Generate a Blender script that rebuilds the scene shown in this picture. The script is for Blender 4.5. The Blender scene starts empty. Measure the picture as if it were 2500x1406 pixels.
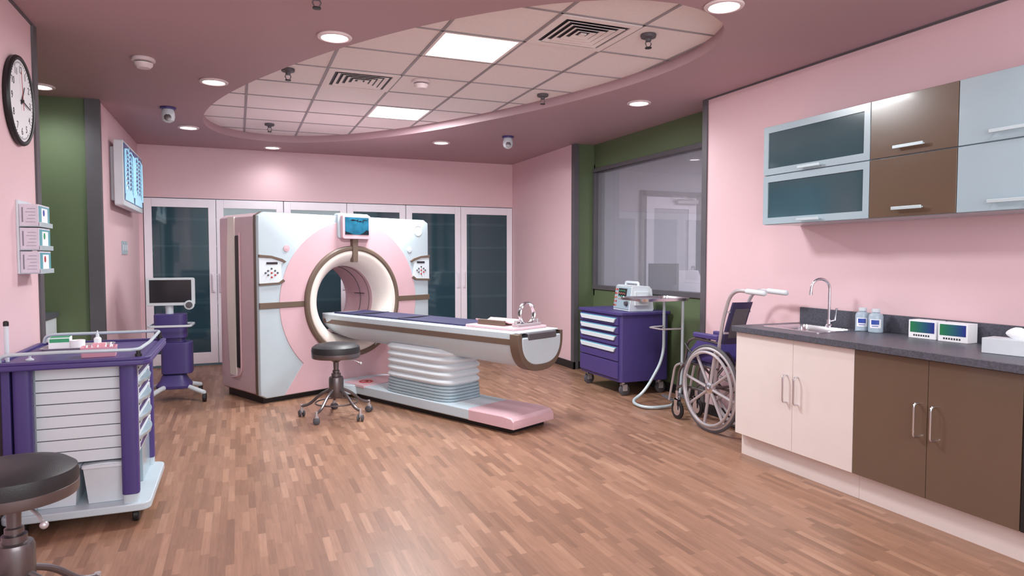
import bpy, bmesh, math, random
from mathutils import Vector, Matrix
PI=math.pi; rad=math.radians
sc=bpy.context.scene; C=sc.collection
random.seed(3)
# ---------------- camera ----------------
FPX=1645.0; YAW=rad(22.16); PIT=rad(2.61); H=1.37
cd=bpy.data.cameras.new('camera'); cam=bpy.data.objects.new('camera',cd); C.objects.link(cam)
cd.sensor_width=36; cd.lens=36*FPX/2500; cd.clip_start=.05
cam.location=(0,0,H); cam.rotation_euler=(PI/2-PIT,0,-YAW); sc.camera=cam
try:
    sc.view_settings.view_transform='Standard'; sc.view_settings.look='None'
except Exception: pass
Fv=Vector((math.sin(YAW)*math.cos(PIT),math.cos(YAW)*math.cos(PIT),-math.sin(PIT)))
Rv=Vector((math.cos(YAW),-math.sin(YAW),0)); Uv=Rv.cross(Fv)
def P(px,py,ax,val):
    d=Fv+Rv*((px-1250)/FPX)+Uv*((703-py)/FPX); o=Vector((0,0,H)); i='xyz'.index(ax)
    return o+d*((val-o[i])/d[i])
# ---------------- materials ----------------
def lin(c):
    return tuple(((x/255)/12.92 if x/255<=.04045 else ((x/255+.055)/1.055)**2.4) for x in c)
def mat(name,col,rough=.5,metal=0,var=.06,scale=6,bump=0,bscale=80,emit=None,estr=0,coat=0):
    m=bpy.data.materials.new(name); m.use_nodes=True; nt=m.node_tree; b=nt.nodes['Principled BSDF']
    c=lin(col)
    tc=nt.nodes.new('ShaderNodeTexCoord'); n=nt.nodes.new('ShaderNodeTexNoise'); n.inputs['Scale'].default_value=scale
    nt.links.new(tc.outputs['Object'],n.inputs['Vector'])
    r=nt.nodes.new('ShaderNodeValToRGB')
    r.color_ramp.elements[0].position=.3; r.color_ramp.elements[1].position=.7
    r.color_ramp.elements[0].color=(*[x*(1-var) for x in c],1); r.color_ramp.elements[1].color=(*[min(1,x*(1+var)) for x in c],1)
    nt.links.new(n.outputs['Fac'],r.inputs['Fac']); nt.links.new(r.outputs['Color'],b.inputs['Base Color'])
    b.inputs['Roughness'].default_value=rough; b.inputs['Metallic'].default_value=metal
    if coat: b.inputs['Coat Weight'].default_value=coat; b.inputs['Coat Roughness'].default_value=.08
    if bump:
        n2=nt.nodes.new('ShaderNodeTexNoise'); n2.inputs['Scale'].default_value=bscale
        nt.links.new(tc.outputs['Object'],n2.inputs['Vector'])
        bp=nt.nodes.new('ShaderNodeBump'); bp.inputs['Strength'].default_value=bump; bp.inputs['Distance'].default_value=.002
        nt.links.new(n2.outputs['Fac'],bp.inputs['Height']); nt.links.new(bp.outputs['Normal'],b.inputs['Normal'])
    if emit: b.inputs['Emission Color'].default_value=(*lin(emit),1); b.inputs['Emission Strength'].default_value=estr
    return m
def glass_mat(name,tint,haze,hazecol,gloss=.12,rough=.03):
    m=bpy.data.materials.new(name); m.use_nodes=True; nt=m.node_tree; nt.nodes.clear()
    o=nt.nodes.new('ShaderNodeOutputMaterial'); t=nt.nodes.new('ShaderNodeBsdfTransparent'); t.inputs[0].default_value=(*lin(tint),1)
    d=nt.nodes.new('ShaderNodeBsdfDiffuse'); g=nt.nodes.new('ShaderNodeBsdfGlossy'); g.inputs['Roughness'].default_value=rough
    n=nt.nodes.new('ShaderNodeTexNoise'); n.inputs['Scale'].default_value=2
    r=nt.nodes.new('ShaderNodeValToRGB'); c=lin(hazecol)
    r.color_ramp.elements[0].color=(*[x*.95 for x in c],1); r.color_ramp.elements[1].color=(*c,1)
    nt.links.new(n.outputs['Fac'],r.inputs['Fac']); nt.links.new(r.outputs['Color'],d.inputs['Color'])
    a=nt.nodes.new('ShaderNodeMixShader'); a.inputs[0].default_value=haze
    nt.links.new(t.outputs[0],a.inputs[1]); nt.links.new(d.outputs[0],a.inputs[2])
    b=nt.nodes.new('ShaderNodeMixShader'); b.inputs[0].default_value=gloss
    nt.links.new(a.outputs[0],b.inputs[1]); nt.links.new(g.outputs[0],b.inputs[2]); nt.links.new(b.outputs[0],o.inputs[0])
    return m
def wood_floor():
    m=bpy.data.materials.new('strip_wood_floor'); m.use_nodes=True; nt=m.node_tree; L=nt.links.new; b=nt.nodes['Principled BSDF']
    def M(op,a,bb=None):
        n=nt.nodes.new('ShaderNodeMath'); n.operation=op
        for i,x in enumerate((a,bb)):
            if x is None: continue
            if isinstance(x,(int,float)): n.inputs[i].default_value=x
            else: L(x,n.inputs[i])
        return n.outputs[0]
    RW=.036; RL=.28
    tc=nt.nodes.new('ShaderNodeTexCoord'); s=nt.nodes.new('ShaderNodeSeparateXYZ'); L(tc.outputs['Object'],s.inputs[0])
    row=M('FLOOR',M('DIVIDE',s.outputs[0],RW))
    w1=nt.nodes.new('ShaderNodeTexWhiteNoise'); w1.noise_dimensions='1D'; L(row,w1.inputs['W'])
    yy=M('ADD',M('DIVIDE',s.outputs[1],RL),M('MULTIPLY',w1.outputs['Value'],7.3))
    col=M('FLOOR',yy)
    cb=nt.nodes.new('ShaderNodeCombineXYZ'); L(row,cb.inputs[0]); L(col,cb.inputs[1])
    w2=nt.nodes.new('ShaderNodeTexWhiteNoise'); w2.noise_dimensions='3D'; L(cb.outputs[0],w2.inputs['Vector'])
    r=nt.nodes.new('ShaderNodeValToRGB'); e=r.color_ramp.elements
    e[0].position=0; e[0].color=(*lin((134,99,80)),1); e[1].position=1; e[1].color=(*lin((176,136,112)),1)
    for p,c in ((.2,(146,108,87)),(.5,(154,115,93)),(.85,(164,123,100))):
        x=e.new(p); x.color=(*lin(c),1)
    L(w2.outputs['Value'],r.inputs['Fac'])
    mp=nt.nodes.new('ShaderNodeMapping'); mp.inputs['Scale'].default_value=(60,4,1); L(tc.outputs['Object'],mp.inputs[0])
    ad=nt.nodes.new('ShaderNodeVectorMath'); ad.operation='ADD'; L(mp.outputs[0],ad.inputs[0]); L(w2.outputs['Color'],ad.inputs[1])
    n=nt.nodes.new('ShaderNodeTexNoise'); n.inputs['Scale'].default_value=1.5; n.inputs['Detail'].default_value=5; L(ad.outputs[0],n.inputs['Vector'])
    mr=nt.nodes.new('ShaderNodeMapRange'); mr.inputs[1].default_value=.3; mr.inputs[2].default_value=.7; mr.inputs[3].default_value=.86; mr.inputs[4].default_value=1.08
    L(n.outputs['Fac'],mr.inputs[0])
    fx=M('FRACT',M('DIVIDE',s.outputs[0],RW)); fy=M('FRACT',yy)
    g=M('MULTIPLY',M('GREATER_THAN',fx,.03),M('GREATER_THAN',fy,.008))
    gg=M('ADD',M('MULTIPLY',g,.18),.82)
    k=M('MULTIPLY',gg,mr.outputs[0])
    mx=nt.nodes.new('ShaderNodeVectorMath'); mx.operation='SCALE'; L(r.outputs['Color'],mx.inputs[0]); L(k,mx.inputs['Scale'])
    L(mx.outputs[0],b.inputs['Base Color']); b.inputs['Roughness'].default_value=.36; b.inputs['Specular IOR Level'].default_value=.45
    return m
M={}
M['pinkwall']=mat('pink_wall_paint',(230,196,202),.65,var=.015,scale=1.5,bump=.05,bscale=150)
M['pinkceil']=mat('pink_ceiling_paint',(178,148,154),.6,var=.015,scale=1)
M['green']=mat('green_wall_paint',(94,110,78),.6,var=.04,scale=2)
M['trim']=mat('charcoal_trim',(88,85,90),.5)
M['black']=mat('black_plastic',(28,27,30),.45)
M['tile']=mat('ceiling_tile',(240,232,230),.8,var=.02,scale=40,bump=.2,bscale=200)
M['bar']=mat('ceiling_grid_metal',(156,150,154),.5)
M['floor']=wood_floor()
M['white']=mat('white_enamel',(216,224,230),.35,var=.02)
M['gwhite']=mat('gantry_white',(194,208,216),.38,var=.02)
M['gpink']=mat('gantry_pink',(216,178,186),.38,var=.02)
M['gpinkd']=mat('gantry_side_pink',(214,184,192),.4,var=.02)
M['brown']=mat('brown_band',(108,90,78),.45,var=.03)
M['cream']=mat('cream_plastic',(238,226,218),.4,var=.02)
M['navy']=mat('navy_mattress',(46,46,84),.6,bump=.1)
M['purple']=mat('purple_plastic',(72,60,122),.4,var=.03)
M['purpled']=mat('dark_purple_fabric',(52,46,84),.6,var=.05)
M['chrome']=mat('chrome',(220,220,226),.2,metal=1,var=.02)
M['steel']=mat('brushed_steel',(200,194,198),.35,metal=.55,var=.04)
M['gun']=mat('gunmetal',(120,112,114),.33,metal=.75,var=.04)
M['leather']=mat('black_leather',(42,41,44),.45,var=.1,scale=20,bump=.25,bscale=180)
M['rubber']=mat('grey_rubber',(84,82,88),.6)
M['doorwhite']=mat('white_door_paint',(246,240,248),.4,var=.015)
M['tealglass']=glass_mat('dark_teal_glass',(214,226,230),.5,(62,90,100),.06,.05)
M['cabglass']=mat('smoked_teal_glass',(58,84,92),.10,var=.08,scale=2,coat=.8)
M['interior']=mat('cabinet_interior_glow',(130,160,172),.6,emit=(70,104,116),estr=.12)  # faint glow put into the material so the inside shows behind the glass
M['shelf']=mat('pale_shelf_glow',(210,222,228),.5,emit=(150,180,190),estr=.16)  # shelves emit a little light of their own to stay visible; no lamp there
M['greyblue']=mat('grey_blue_laminate',(164,184,194),.25,var=.015,coat=.3)
M['brownlam']=mat('brown_laminate',(104,84,70),.22,var=.02,coat=.3)
M['creamlam']=mat('cream_laminate',(226,214,210),.35,var=.015)
M['stone']=mat('charcoal_worktop',(82,83,94),.4,var=.25,scale=90)
M['winglass']=glass_mat('window_glass',(228,228,232),.30,(188,188,196),.08,.01)
M['office']=mat('office_wall',(188,187,196),.7,var=.02)
M['emit']=mat('light_panel',(255,255,255),.5,emit=(255,254,255),estr=5)
M['lens']=mat('downlight_lens',(255,255,255),.5,emit=(255,250,246),estr=8)
M['lightring']=mat('downlight_ring',(226,210,212),.4)
M['xray']=mat('xray_film',(16,52,92),.2,var=.7,scale=6,emit=(26,84,140),estr=.3)
M['bone']=mat('xray_bone',(150,200,225),.3,emit=(160,215,240),estr=.5)
M['screen']=mat('dark_screen',(44,42,46),.15)
M['sea']=mat('blue_sea_screen',(28,90,116),.25,var=.5,scale=9,emit=(40,120,150),estr=.14)
M['seadark']=mat('sea_silhouette',(10,26,36),.4)
M['cyan']=mat('teal_plastic',(100,170,182),.35)
M['red']=mat('red_mark',(180,56,60),.5)
M['orange']=mat('orange_button',(200,120,96),.5)
M['blue']=mat('blue_print',(50,80,170),.5)
M['greenprint']=mat('green_print',(60,160,110),.5)
M['lav']=mat('lavender_print',(222,216,228),.5,var=.04,scale=40)
M['paper']=mat('white_paper',(246,248,252),.7,var=.01)
M['ink']=mat('ink',(46,44,52),.6)
M['print']=mat('grey_print',(140,134,150),.6)
M['pinkbox']=mat('pink_plastic',(232,170,184),.45)
M['bottle']=mat('pale_blue_bottle',(172,190,204),.3)
M['hub']=mat('pale_tube',(196,212,218),.3,metal=.2)
M['bin']=mat('bin_plastic',(208,216,222),.4)
def grad_print():
    m=bpy.data.materials.new('green_blue_gradient'); m.use_nodes=True; nt=m.node_tree; b=nt.nodes['Principled BSDF']
    tc=nt.nodes.new('ShaderNodeTexCoord'); s=nt.nodes.new('ShaderNodeSeparateXYZ'); r=nt.nodes.new('ShaderNodeValToRGB')
    nt.links.new(tc.outputs['Generated'],s.inputs[0]); nt.links.new(s.outputs[0],r.inputs['Fac']); nt.links.new(r.outputs['Color'],b.inputs['Base Color'])
    r.color_ramp.elements[0].color=(*lin((40,130,75)),1); r.color_ramp.elements[1].color=(*lin((34,44,135)),1); b.inputs['Roughness'].default_value=.4
    return m
M['grad']=grad_print()
# ---------------- mesh builder ----------------
def fillet(pts,r,k=5,closed=False):
    pts=[Vector(p) for p in pts]; n=len(pts); out=[]
    for i,p in enumerate(pts):
        if not closed and i in (0,n-1): out.append(p); continue
        a=pts[i-1]; b=pts[(i+1)%n]
        da=(a-p); db=(b-p); ra=min(r,da.length*.49); rb=min(r,db.length*.49)
        A=p+da.normalized()*ra; B=p+db.normalized()*rb
        for j in range(k+1):
            t=j/k; out.append(A*(1-t)**2+p*2*t*(1-t)+B*t*t)
    return out
def sup(a,b,n=48,e=4):
    o=[]
    for i in range(n):
        t=2*PI*i/n; c=math.cos(t); s=math.sin(t)
        o.append((a*math.copysign(abs(c)**(2/e),c),b*math.copysign(abs(s)**(2/e),s)))
    return o
def rrect(x0,x1,y0,y1,r,k=4):
    o=[]
    for cx,cy,a in ((x1-r,y1-r,0),(x0+r,y1-r,PI/2),(x0+r,y0+r,PI),(x1-r,y0+r,1.5*PI)):
        for i in range(k+1):
            t=a+PI/2*i/k; o.append((cx+r*math.cos(t),cy+r*math.sin(t)))
    return o
class MB:
    def __init__(s): s.bm=bmesh.new(); s.M=Matrix()
    def v(s,p): return s.bm.verts.new(s.M@Vector(p))
    def f(s,vs):
        try: s.bm.faces.new(vs)
        except ValueError: pass
    def loft(s,secs,cap=True,wrap=False):
        rows=[[s.v(p) for p in q] for q in secs]; n=len(rows[0])
        rr=list(zip(rows,rows[1:]))+([(rows[-1],rows[0])] if wrap else [])
        for a,b in rr:
            for i in range(n): s.f((a[i],a[(i+1)%n],b[(i+1)%n],b[i]))
        if cap and not wrap: s.f(rows[0]); s.f(rows[-1][::-1])
        return s
    def box(s,x0,x1,y0,y1,z0,z1):
        return s.loft([[(x0,y0,z),(x1,y0,z),(x1,y1,z),(x0,y1,z)] for z in (z0,z1)])
    def prism(s,poly,h0,h1,pl='xy'):
        f={'xy':lambda a,b,h:(a,b,h),'xz':lambda a,b,h:(a,h,b),'yz':lambda a,b,h:(h,a,b)}[pl]
        return s.loft([[f(a,b,h) for a,b in poly] for h in (h0,h1)])
    def plate(s,outer,inner,h0,h1,pl='xy'):
        f={'xy':lambda a,b,h:(a,b,h),'xz':lambda a,b,h:(a,h,b),'yz':lambda a,b,h:(h,a,b)}[pl]
        return s.loft([[f(a,b,h) for a,b in q] for q,h in ((outer,h0),(outer,h1),(inner,h1),(inner,h0))],wrap=True)
    def cyl(s,p0,p1,r0,r1=None,n=20):
        return s.tube([p0,p1],r0,n,r1=r1)
    def tube(s,pts,r,n=10,closed=False,r1=None):
        pts=[Vector(p) for p in pts]; q=[pts[0]]
        for p in pts[1:]:
            if (p-q[-1]).length>1e-5: q.append(p)
        if closed and (q[0]-q[-1]).length<1e-5: q.pop()
        pts=q; m=len(pts); T=[]
        for i in range(m):
            if closed: t=pts[(i+1)%m]-pts[i-1]
            else: t=pts[min(i+1,m-1)]-pts[max(i-1,0)]
            T.append(t.normalized())
        u=T[0].orthogonal().normalized(); secs=[]
        for i in range(m):
            u=(u-T[i]*u.dot(T[i])).normalized(); w=T[i].cross(u)
            rr=r if r1 is None else r+(r1-r)*i/(m-1)
            secs.append([pts[i]+u*rr*math.cos(2*PI*j/n)+w*rr*math.sin(2*PI*j/n) for j in range(n)])
        return s.loft(secs,cap=not closed,wrap=closed)
    def lathe(s,prof,n=32,o=(0,0,0),ax='z',wrap=False):
        o=Vector(o); secs=[]
        for r,h in prof:
            r=max(r,1e-6); q=[]
            for i in range(n):
                a=2*PI*i/n; c=r*math.cos(a); d=r*math.sin(a)
                q.append(o+Vector({'z':(c,d,h),'y':(c,h,d),'x':(h,c,d)}[ax]))
            secs.append(q)
        return s.loft(secs,cap=not wrap,wrap=wrap)
    def torus(s,R,r,o=(0,0,0),ax='z',n=40,m=10,fl=1):
        return s.lathe([(R+r*math.cos(2*PI*i/m),fl*r*math.sin(2*PI*i/m)) for i in range(m)],n,o,ax,wrap=True)
    def ball(s,c,r,sz=1,n=16):
        return s.lathe([(r*math.sin(PI*i/10),-r*sz*math.cos(PI*i/10)) for i in range(11)],n,c)
    def build(s,name,m,parent=None,bev=0,seg=2,ang=35,kind=None,label=None):
        bmesh.ops.remove_doubles(s.bm,verts=s.bm.verts,dist=2e-5)
        bmesh.ops.recalc_face_normals(s.bm,faces=s.bm.faces)
        me=bpy.data.meshes.new(name); s.bm.to_mesh(me); s.bm.free()
        me.polygons.foreach_set('use_smooth',[True]*len(me.polygons)); me.set_sharp_from_angle(angle=rad(ang))
        me.materials.append(M[m] if isinstance(m,str) else m)
        o=bpy.data.objects.new(name,me); C.objects.link(o)
        if parent: o.parent=parent
        if bev:
            b=o.modifiers.new('bevel','BEVEL'); b.width=bev; b.segments=seg; b.limit_method='ANGLE'; b.angle_limit=rad(40); b.harden_normals=True
        if kind: o['kind']=kind
        if label: o['label']=label
        return o
def thing(name,label,cat,loc=(0,0,0),rotz=0,group=None):
    o=bpy.data.objects.new(name,None); C.objects.link(o); o.empty_display_size=.1
    o.location=loc; o.rotation_euler=(0,0,rotz); o['label']=label; o['category']=cat
    if group: o['group']=group
    return o
def dup(root,loc,label=None,rotz=None):
    r=root.copy(); C.objects.link(r); r.location=loc
    if rotz is not None: r.rotation_euler=(0,0,rotz)
    if label: r['label']=label
    for ch in list(root.children):
        c=ch.copy(); C.objects.link(c); c.parent=r
        for g in list(ch.children):
            d=g.copy(); C.objects.link(d); d.parent=c
    return r
def text(s,size,m,parent,name,loc,align='CENTER',ext=.0006,rot=(PI/2,0,0)):
    cu=bpy.data.curves.new(name,'FONT'); cu.body=s; cu.size=size; cu.align_x=align; cu.align_y='CENTER'; cu.extrude=ext
    t=bpy.data.objects.new('tmp',cu); C.objects.link(t)
    dg=bpy.context.evaluated_depsgraph_get(); me=bpy.data.meshes.new_from_object(t.evaluated_get(dg))
    bpy.data.objects.remove(t)
    me.materials.clear(); me.materials.append(M[m]); o=bpy.data.objects.new(name,me); C.objects.link(o)
    o.location=loc; o.rotation_euler=rot
    if parent: o.parent=parent
    return o
def S(name,m,*boxes,parent=None,bev=0):
    b=MB()
    for q in boxes: b.box(*q)
    return b.build(name,m,parent,bev,kind='structure')
# ---------------- room ----------------
XL,XR,YB,ZC=-1.10,3.80,9.32,2.74
S('floor','floor',(-2.8,7.2,-1.2,9.9,-.1,0))
cx,cy,ea,eb=1.34,5.82,2.90,1.16; md=Vector((-.4,.917)).normalized(); mn=Vector((md.y,-md.x)); EX=2.25
X0,X1,Y0,Y1=-2.8,4.2,-1.2,9.9
angs=sorted([2*PI*i/120 for i in range(120)]+[math.atan2(y-cy,x-cx)%(2*PI) for x in (X0,X1) for y in (Y0,Y1)])
def rpt(a,x0,x1,y0,y1,cx,cy):
    c,s=math.cos(a),math.sin(a); t=1e9
    if abs(c)>1e-9: t=min(t,((x1 if c>0 else x0)-cx)/c)
    if abs(s)>1e-9: t=min(t,((y1 if s>0 else y0)-cy)/s)
    return (cx+c*t,cy+s*t)
def ept(a,g=0):
    d=Vector((math.cos(a),math.sin(a))); p=abs(d.dot(md)/(ea+g)); q=abs(d.dot(mn)/(eb+g)); t=1/(p**EX+q**EX)**(1/EX)
    return (cx+d.x*t,cy+d.y*t)
outer=[rpt(a,X0,X1,Y0,Y1,cx,cy) for a in angs]; inner=[ept(a) for a in angs]
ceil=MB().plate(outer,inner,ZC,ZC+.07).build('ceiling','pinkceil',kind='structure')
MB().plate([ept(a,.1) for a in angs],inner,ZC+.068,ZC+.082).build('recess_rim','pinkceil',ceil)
ZT=ZC+.08
MB().box(-.9,3.5,2.6,8.9,ZT,ZT+.03).build('tile_field','tile',ceil)
b=MB(); TS=.57; gx=[.10+TS*k for k in range(-1,6)]; gy=[4.22+TS*k for k in range(-3,9)]
def inside(x,y):
    d=Vector((x-cx,y-cy)); return abs(d.dot(md)/(ea+.06))**EX+abs(d.dot(mn)/(eb+.06))**EX<1
for x in gx:
    ys=[y/100 for y in range(250,900) if inside(x,y/100)]
    if ys: b.box(x-.010,x+.010,ys[0],ys[-1],ZT-.006,ZT+.005)
for y in gy:
    xs=[x/100 for x in range(-100,400) if inside(x/100,y)]
    if xs: b.box(xs[0],xs[-1],y-.007,y+.007,ZT-.006,ZT+.005)
b.build('grid_bars','bar',ceil)
S('wall_back','pinkwall',(XL-.1,XR+.1,YB,YB+.5,2.105,ZC+.05),(XL-.1,-1.055,YB,YB+.5,0,2.11),(XL-.1,XR+.1,YB+.45,YB+.55,0,2.11))
S('wall_left','pinkwall',(XL-.12,XL,-1.2,4.84,0,ZC+.02))
S('wall_left_back','pinkwall',(XL-.12,XL,6.87,YB+.1,0,ZC+.02))
S('wall_alcove_back','green',(-2.8,XL-.02,6.86,6.96,0,ZC+.02))
S('wall_alcove_side','green',(-2.8,-2.7,-1.2,6.96,0,ZC+.02))
S('wall_right','pinkwall',(XR,XR+.35,-1.2,4.87,0,ZC+.02))
S('wall_right_back','pinkwall',(XR,XR+.35,7.35,YB+.1,0,ZC+.02))
RX=4.07
S('wall_right_recess','green',(RX,RX+.08,4.8,7.36,0,.98),(RX,RX+.08,4.8,7.36,2.45,ZC+.02),(3.82,RX+.02,7.325,7.35,0,ZC+.02),(RX,RX+.08,7.30,7.36,.9,2.5))
S('trim_1','trim',(XL-.13,XL+.012,4.78,4.86,0,ZC))
S('trim_2','trim',(XL-.1,XL+.012,6.83,6.90,0,ZC))
S('trim_3','trim',(XR-.012,XR+.05,7.30,7.38,0,ZC))
S('trim_4','trim',(XR-.012,XR+.1,4.82,4.885,0,ZC))
S('trim_5','trim',(XR-.012,XR+.01,-1.2,4.82,ZC-.013,ZC))
S('trim_6','trim',(XL-.01,XL+.012,-1.2,4.78,ZC-.012,ZC))
S('baseboard_right_back','black',(XR-.015,XR+.01,7.3,YB-.02,0,.09))
S('baseboard_right','black',(XR-.015,XR+.01,3.72,4.9,0,.09))
S('baseboard_recess','black',(RX-.015,RX+.01,4.88,7.33,0,.09),(3.78,RX,7.31,7.33,0,.09))
S('baseboard_left','black',(XL-.01,XL+.015,-1.2,4.8,0,.09))
S('baseboard_left_back','black',(XL-.01,XL+.015,6.88,YB,0,.09))
w=thing('window_1','wide interior window in the green recess','window'); w['kind']='structure'
b=MB()
for q in ((RX-.02,RX+.1,4.86,7.32,.98,1.03),(RX-.02,RX+.1,4.86,7.32,2.40,2.45),(RX-.02,RX+.1,7.27,7.32,1.03,2.40),(RX-.02,RX+.1,4.86,4.90,1.03,2.40)): b.box(*q)
b.build('window_frame','trim',w,.003)
MB().box(RX+.03,RX+.04,4.89,7.28,1.02,2.41).build('pane','winglass',w)
MB().box(RX+.04,RX+.25,4.86,7.19,.96,.99).build('window_sill','trim',w)
S('wall_office_back','office',(RX+.08,7.2,7.20,7.3,0,ZC))
S('wall_office_side','office',(7.1,7.2,3.0,7.3,0,ZC))
S('wall_office_near','office',(RX+.08,7.2,2.9,3.0,0,ZC))
S('ceiling_office','office',(RX+.08,7.2,2.9,7.3,ZC,ZC+.1))
d=thing('door_1','pale glazed door seen through the recess window','door',(5.1,7.2,0)); d['kind']='structure'
b=MB()
for q in ((-.45,-.38,-.05,0,0,2.2),(.38,.45,-.05,0,0,2.2),(-.45,.45,-.05,0,2.13,2.2)): b.box(*q)
b.build('door_frame','rubber',d,.003)
b=MB()
for q in ((-.38,-.26,-.035,0,0,2.13),(.26,.38,-.035,0,0,2.13),(-.26,.26,-.035,0,1.98,2.13),(-.26,.26,-.035,0,0,.4)): b.box(*q)
b.build('door_leaf','doorwhite',d,.003)
MB().box(-.26,.26,-.02,-.01,.4,1.98).build('door_pane','office',d)
MB().box(.05,.36,-.1,-.035,2.05,2.10).tube([(.3,-.09,2.1),(.05,-.2,2.12),(.0,-.05,2.14)],.01).build('door_closer','steel',d)
MB().tube(fillet([(.32,-.035,.95),(.32,-.09,.95),(.32,-.09,1.25),(.32,-.035,1.25)],.02),.01).build('door_handle','steel',d)
# ---------------- lights ----------------
LC=(.94,.98,1)
def area(loc,sx,sy,e,col=LC,rot=(0,0,0),name='panel_lamp'):
    l=bpy.data.lights.new(name,'AREA'); l.shape='RECTANGLE'; l.size=sx; l.size_y=sy; l.energy=e; l.color=col
    o=bpy.data.objects.new(name,l); C.objects.link(o); o.location=loc; o.rotation_euler=rot; return o
G='lit square panels in the ceiling grid'
def panel(x,y,label):
    t=thing('ceiling_light_panel',label,'ceiling light',(x,y,ZT),0,G)
    MB().plate(rrect(-.275,.275,-.275,.275,.003),rrect(-.255,.255,-.255,.255,.003),-.006,0).build('frame','tile',t)
    MB().box(-.257,.257,-.257,.257,-.004,0).build('diffuser','emit',t)
    area((x,y,ZT-.012),.5,.5,72)
panel(1.24+TS/2,4.22+TS/2,'large bright square ceiling panel light, nearer one beside the big air vent')
panel(1.24+TS/2,6.50+TS/2,'smaller-looking far square ceiling panel light near the centre of the grid')
def spot(x,y,e):
    l=bpy.data.lights.new('downlight_lamp','SPOT'); l.energy=e; l.spot_size=rad(160); l.spot_blend=.9; l.shadow_soft_size=.12; l.color=LC
    o=bpy.data.objects.new('downlight_lamp',l); C.objects.link(o); o.location=(x,y,ZC-.03)
def downlight(px,py,label,k,e=38):
    p=P(px,py,'z',ZC)
    if k[0] is None:
        t=thing('downlight',label,'downlight',p,0,'round recessed downlights')
        MB().lathe([(.078,0),(.103,0),(.107,-.006),(.102,-.014),(.084,-.016),(.078,-.010)],36,wrap=True).build('ring','lightring',t)
        MB().lathe([(.08,-.002),(.08,-.010)],32).build('lens','lens',t)
        k[0]=t
    else: dup(k[0],p,label)
    spot(p.x,p.y,e)
k=[None]
for px,py,lb in ((817,88,'round downlight at the left end of the oval recess edge, beside the dark wide soffit'),
 (522,198,'round downlight left of the oval recess beside the smoke detector'),
 (460,310,'round downlight beside the left ceiling camera'),
 (665,359,'small far round downlight over the scanner, left of the far pair'),
 (1077,347,'small far round downlight beside the right ceiling camera'),
 (1560,250,'round downlight in front of the green recess on the right'),
 (1768,12,'largest round downlight at the top of the picture on the right'),
 (97,209,'round downlight in the green alcove behind the clock wall')):
    downlight(px,py,lb,k,24 if py>340 else 40)
for x,y in ((3.0,1.5),(-.4,1.2),(1.2,.3)):
    dup(k[0],(x,y,ZC),'round downlight in the ceiling behind the viewpoint'); spot(x,y,45)
area((1.2,-.9,2.0),3.6,1.8,120,rot=(rad(78),0,0),name='added_room_fill')  # unseen fill light added behind the camera, not a fixture of the room
area((5.6,5.2,2.6),1.2,1.2,100,(.97,.97,1),name='added_office_fill')  # unseen light added to brighten the office beyond the window
wd=bpy.data.worlds.new('world'); sc.world=wd; wd.use_nodes=True
wd.node_tree.nodes['Background'].inputs[0].default_value=(.93,.96,1,1); wd.node_tree.nodes['Background'].inputs[1].default_value=.85
def vent(x,y,label):
    t=thing('air_vent',label,'air vent',(x,y,ZT),0,'square louvred ceiling vents')
    MB().box(-.27,.27,-.27,.27,-.004,0).build('backing','ink',t)
    b=MB(); b.plate(rrect(-.277,.277,-.277,.277,.002),rrect(-.225,.225,-.225,.225,.002),-.012,-.002)
    b.build('frame','tile',t)
    for r in (.20,.155,.11,.065,.02):
        b=MB()
        if r>.03: b.loft([[(-r,-r,z+h),(r,-r,z+h),(r,r,z+h),(-r,r,z+h)] for r,z,h in ((r,-.016,0),(r,-.013,0),(r-.026,-.004,0),(r-.026,-.007,0))],wrap=True)
        else: b.box(-r,r,-r,r,-.014,-.006)
        b.build('louvre','tile',t)
vent(.67+TS/2,5.36+TS/2,'smaller-looking louvred vent between two sprinklers and the left grid edge')
vent(1.81+TS/2,3.65+TS/2,'large near louvred vent at the top of the grid')
def sprinkler(px,py,label,z,first):
    p=P(px,py,'z',z)
    if first[0]: return dup(first[0],p,label)
    t=thing('sprinkler',label,'sprinkler',p,0,'black ceiling sprinklers')
    MB().lathe([(.05,0),(.052,-.01),(.048,-.022),(.02,-.03),(.018,-.045),(.006,-.047)],20).build('mount','trim',t)
    MB().tube([(.014,0,-.045),(.022,0,-.06),(.01,0,-.085)],.004).tube([(-.014,0,-.045),(-.022,0,-.06),(-.01,0,-.085)],.004).build('frame_arms','gun',t)
    MB().lathe([(.022,-.084),(.022,-.09),(.006,-.092)],14).build('deflector','black',t)
    first[0]=t
k=[None]
for px,py,lb in ((703,168,'black sprinkler between the left tiles and the small vent'),(658,302,'black sprinkler lowest in the far left grid corner'),
 (1583,84,'largest black sprinkler in the right grid tiles by the big vent'),(1325,230,'black sprinkler near the right lower grid edge')):
    sprinkler(px,py,lb,ZT,k)
sprinkler(773,-22,'black sprinkler alone on the plain pink soffit at the top',ZC,k)
def smoke(px,py,label,z,first):
    p=P(px,py,'z',z)
    if first[0]: return dup(first[0],p,label)
    t=thing('smoke_detector',label,'smoke detector',p,0,'white smoke detectors')
    MB().lathe([(.07,0),(.075,-.008),(.075,-.022),(.062,-.026)],28).build('base','lightring',t)
    MB().lathe([(.05,-.026),(.05,-.034),(.04,-.036)],24).build('sensor_chamber','trim',t)
    MB().lathe([(.06,-.034),(.058,-.05),(.042,-.068),(.02,-.072),(.001,-.072)],24).build('cap','lightring',t)
    first[0]=t
k=[None]; smoke(350,142,'white smoke detector on the plain pink soffit',ZC,k); smoke(1028,196,'white smoke detector on the tiled grid between the panel lights',ZT,k)
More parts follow.
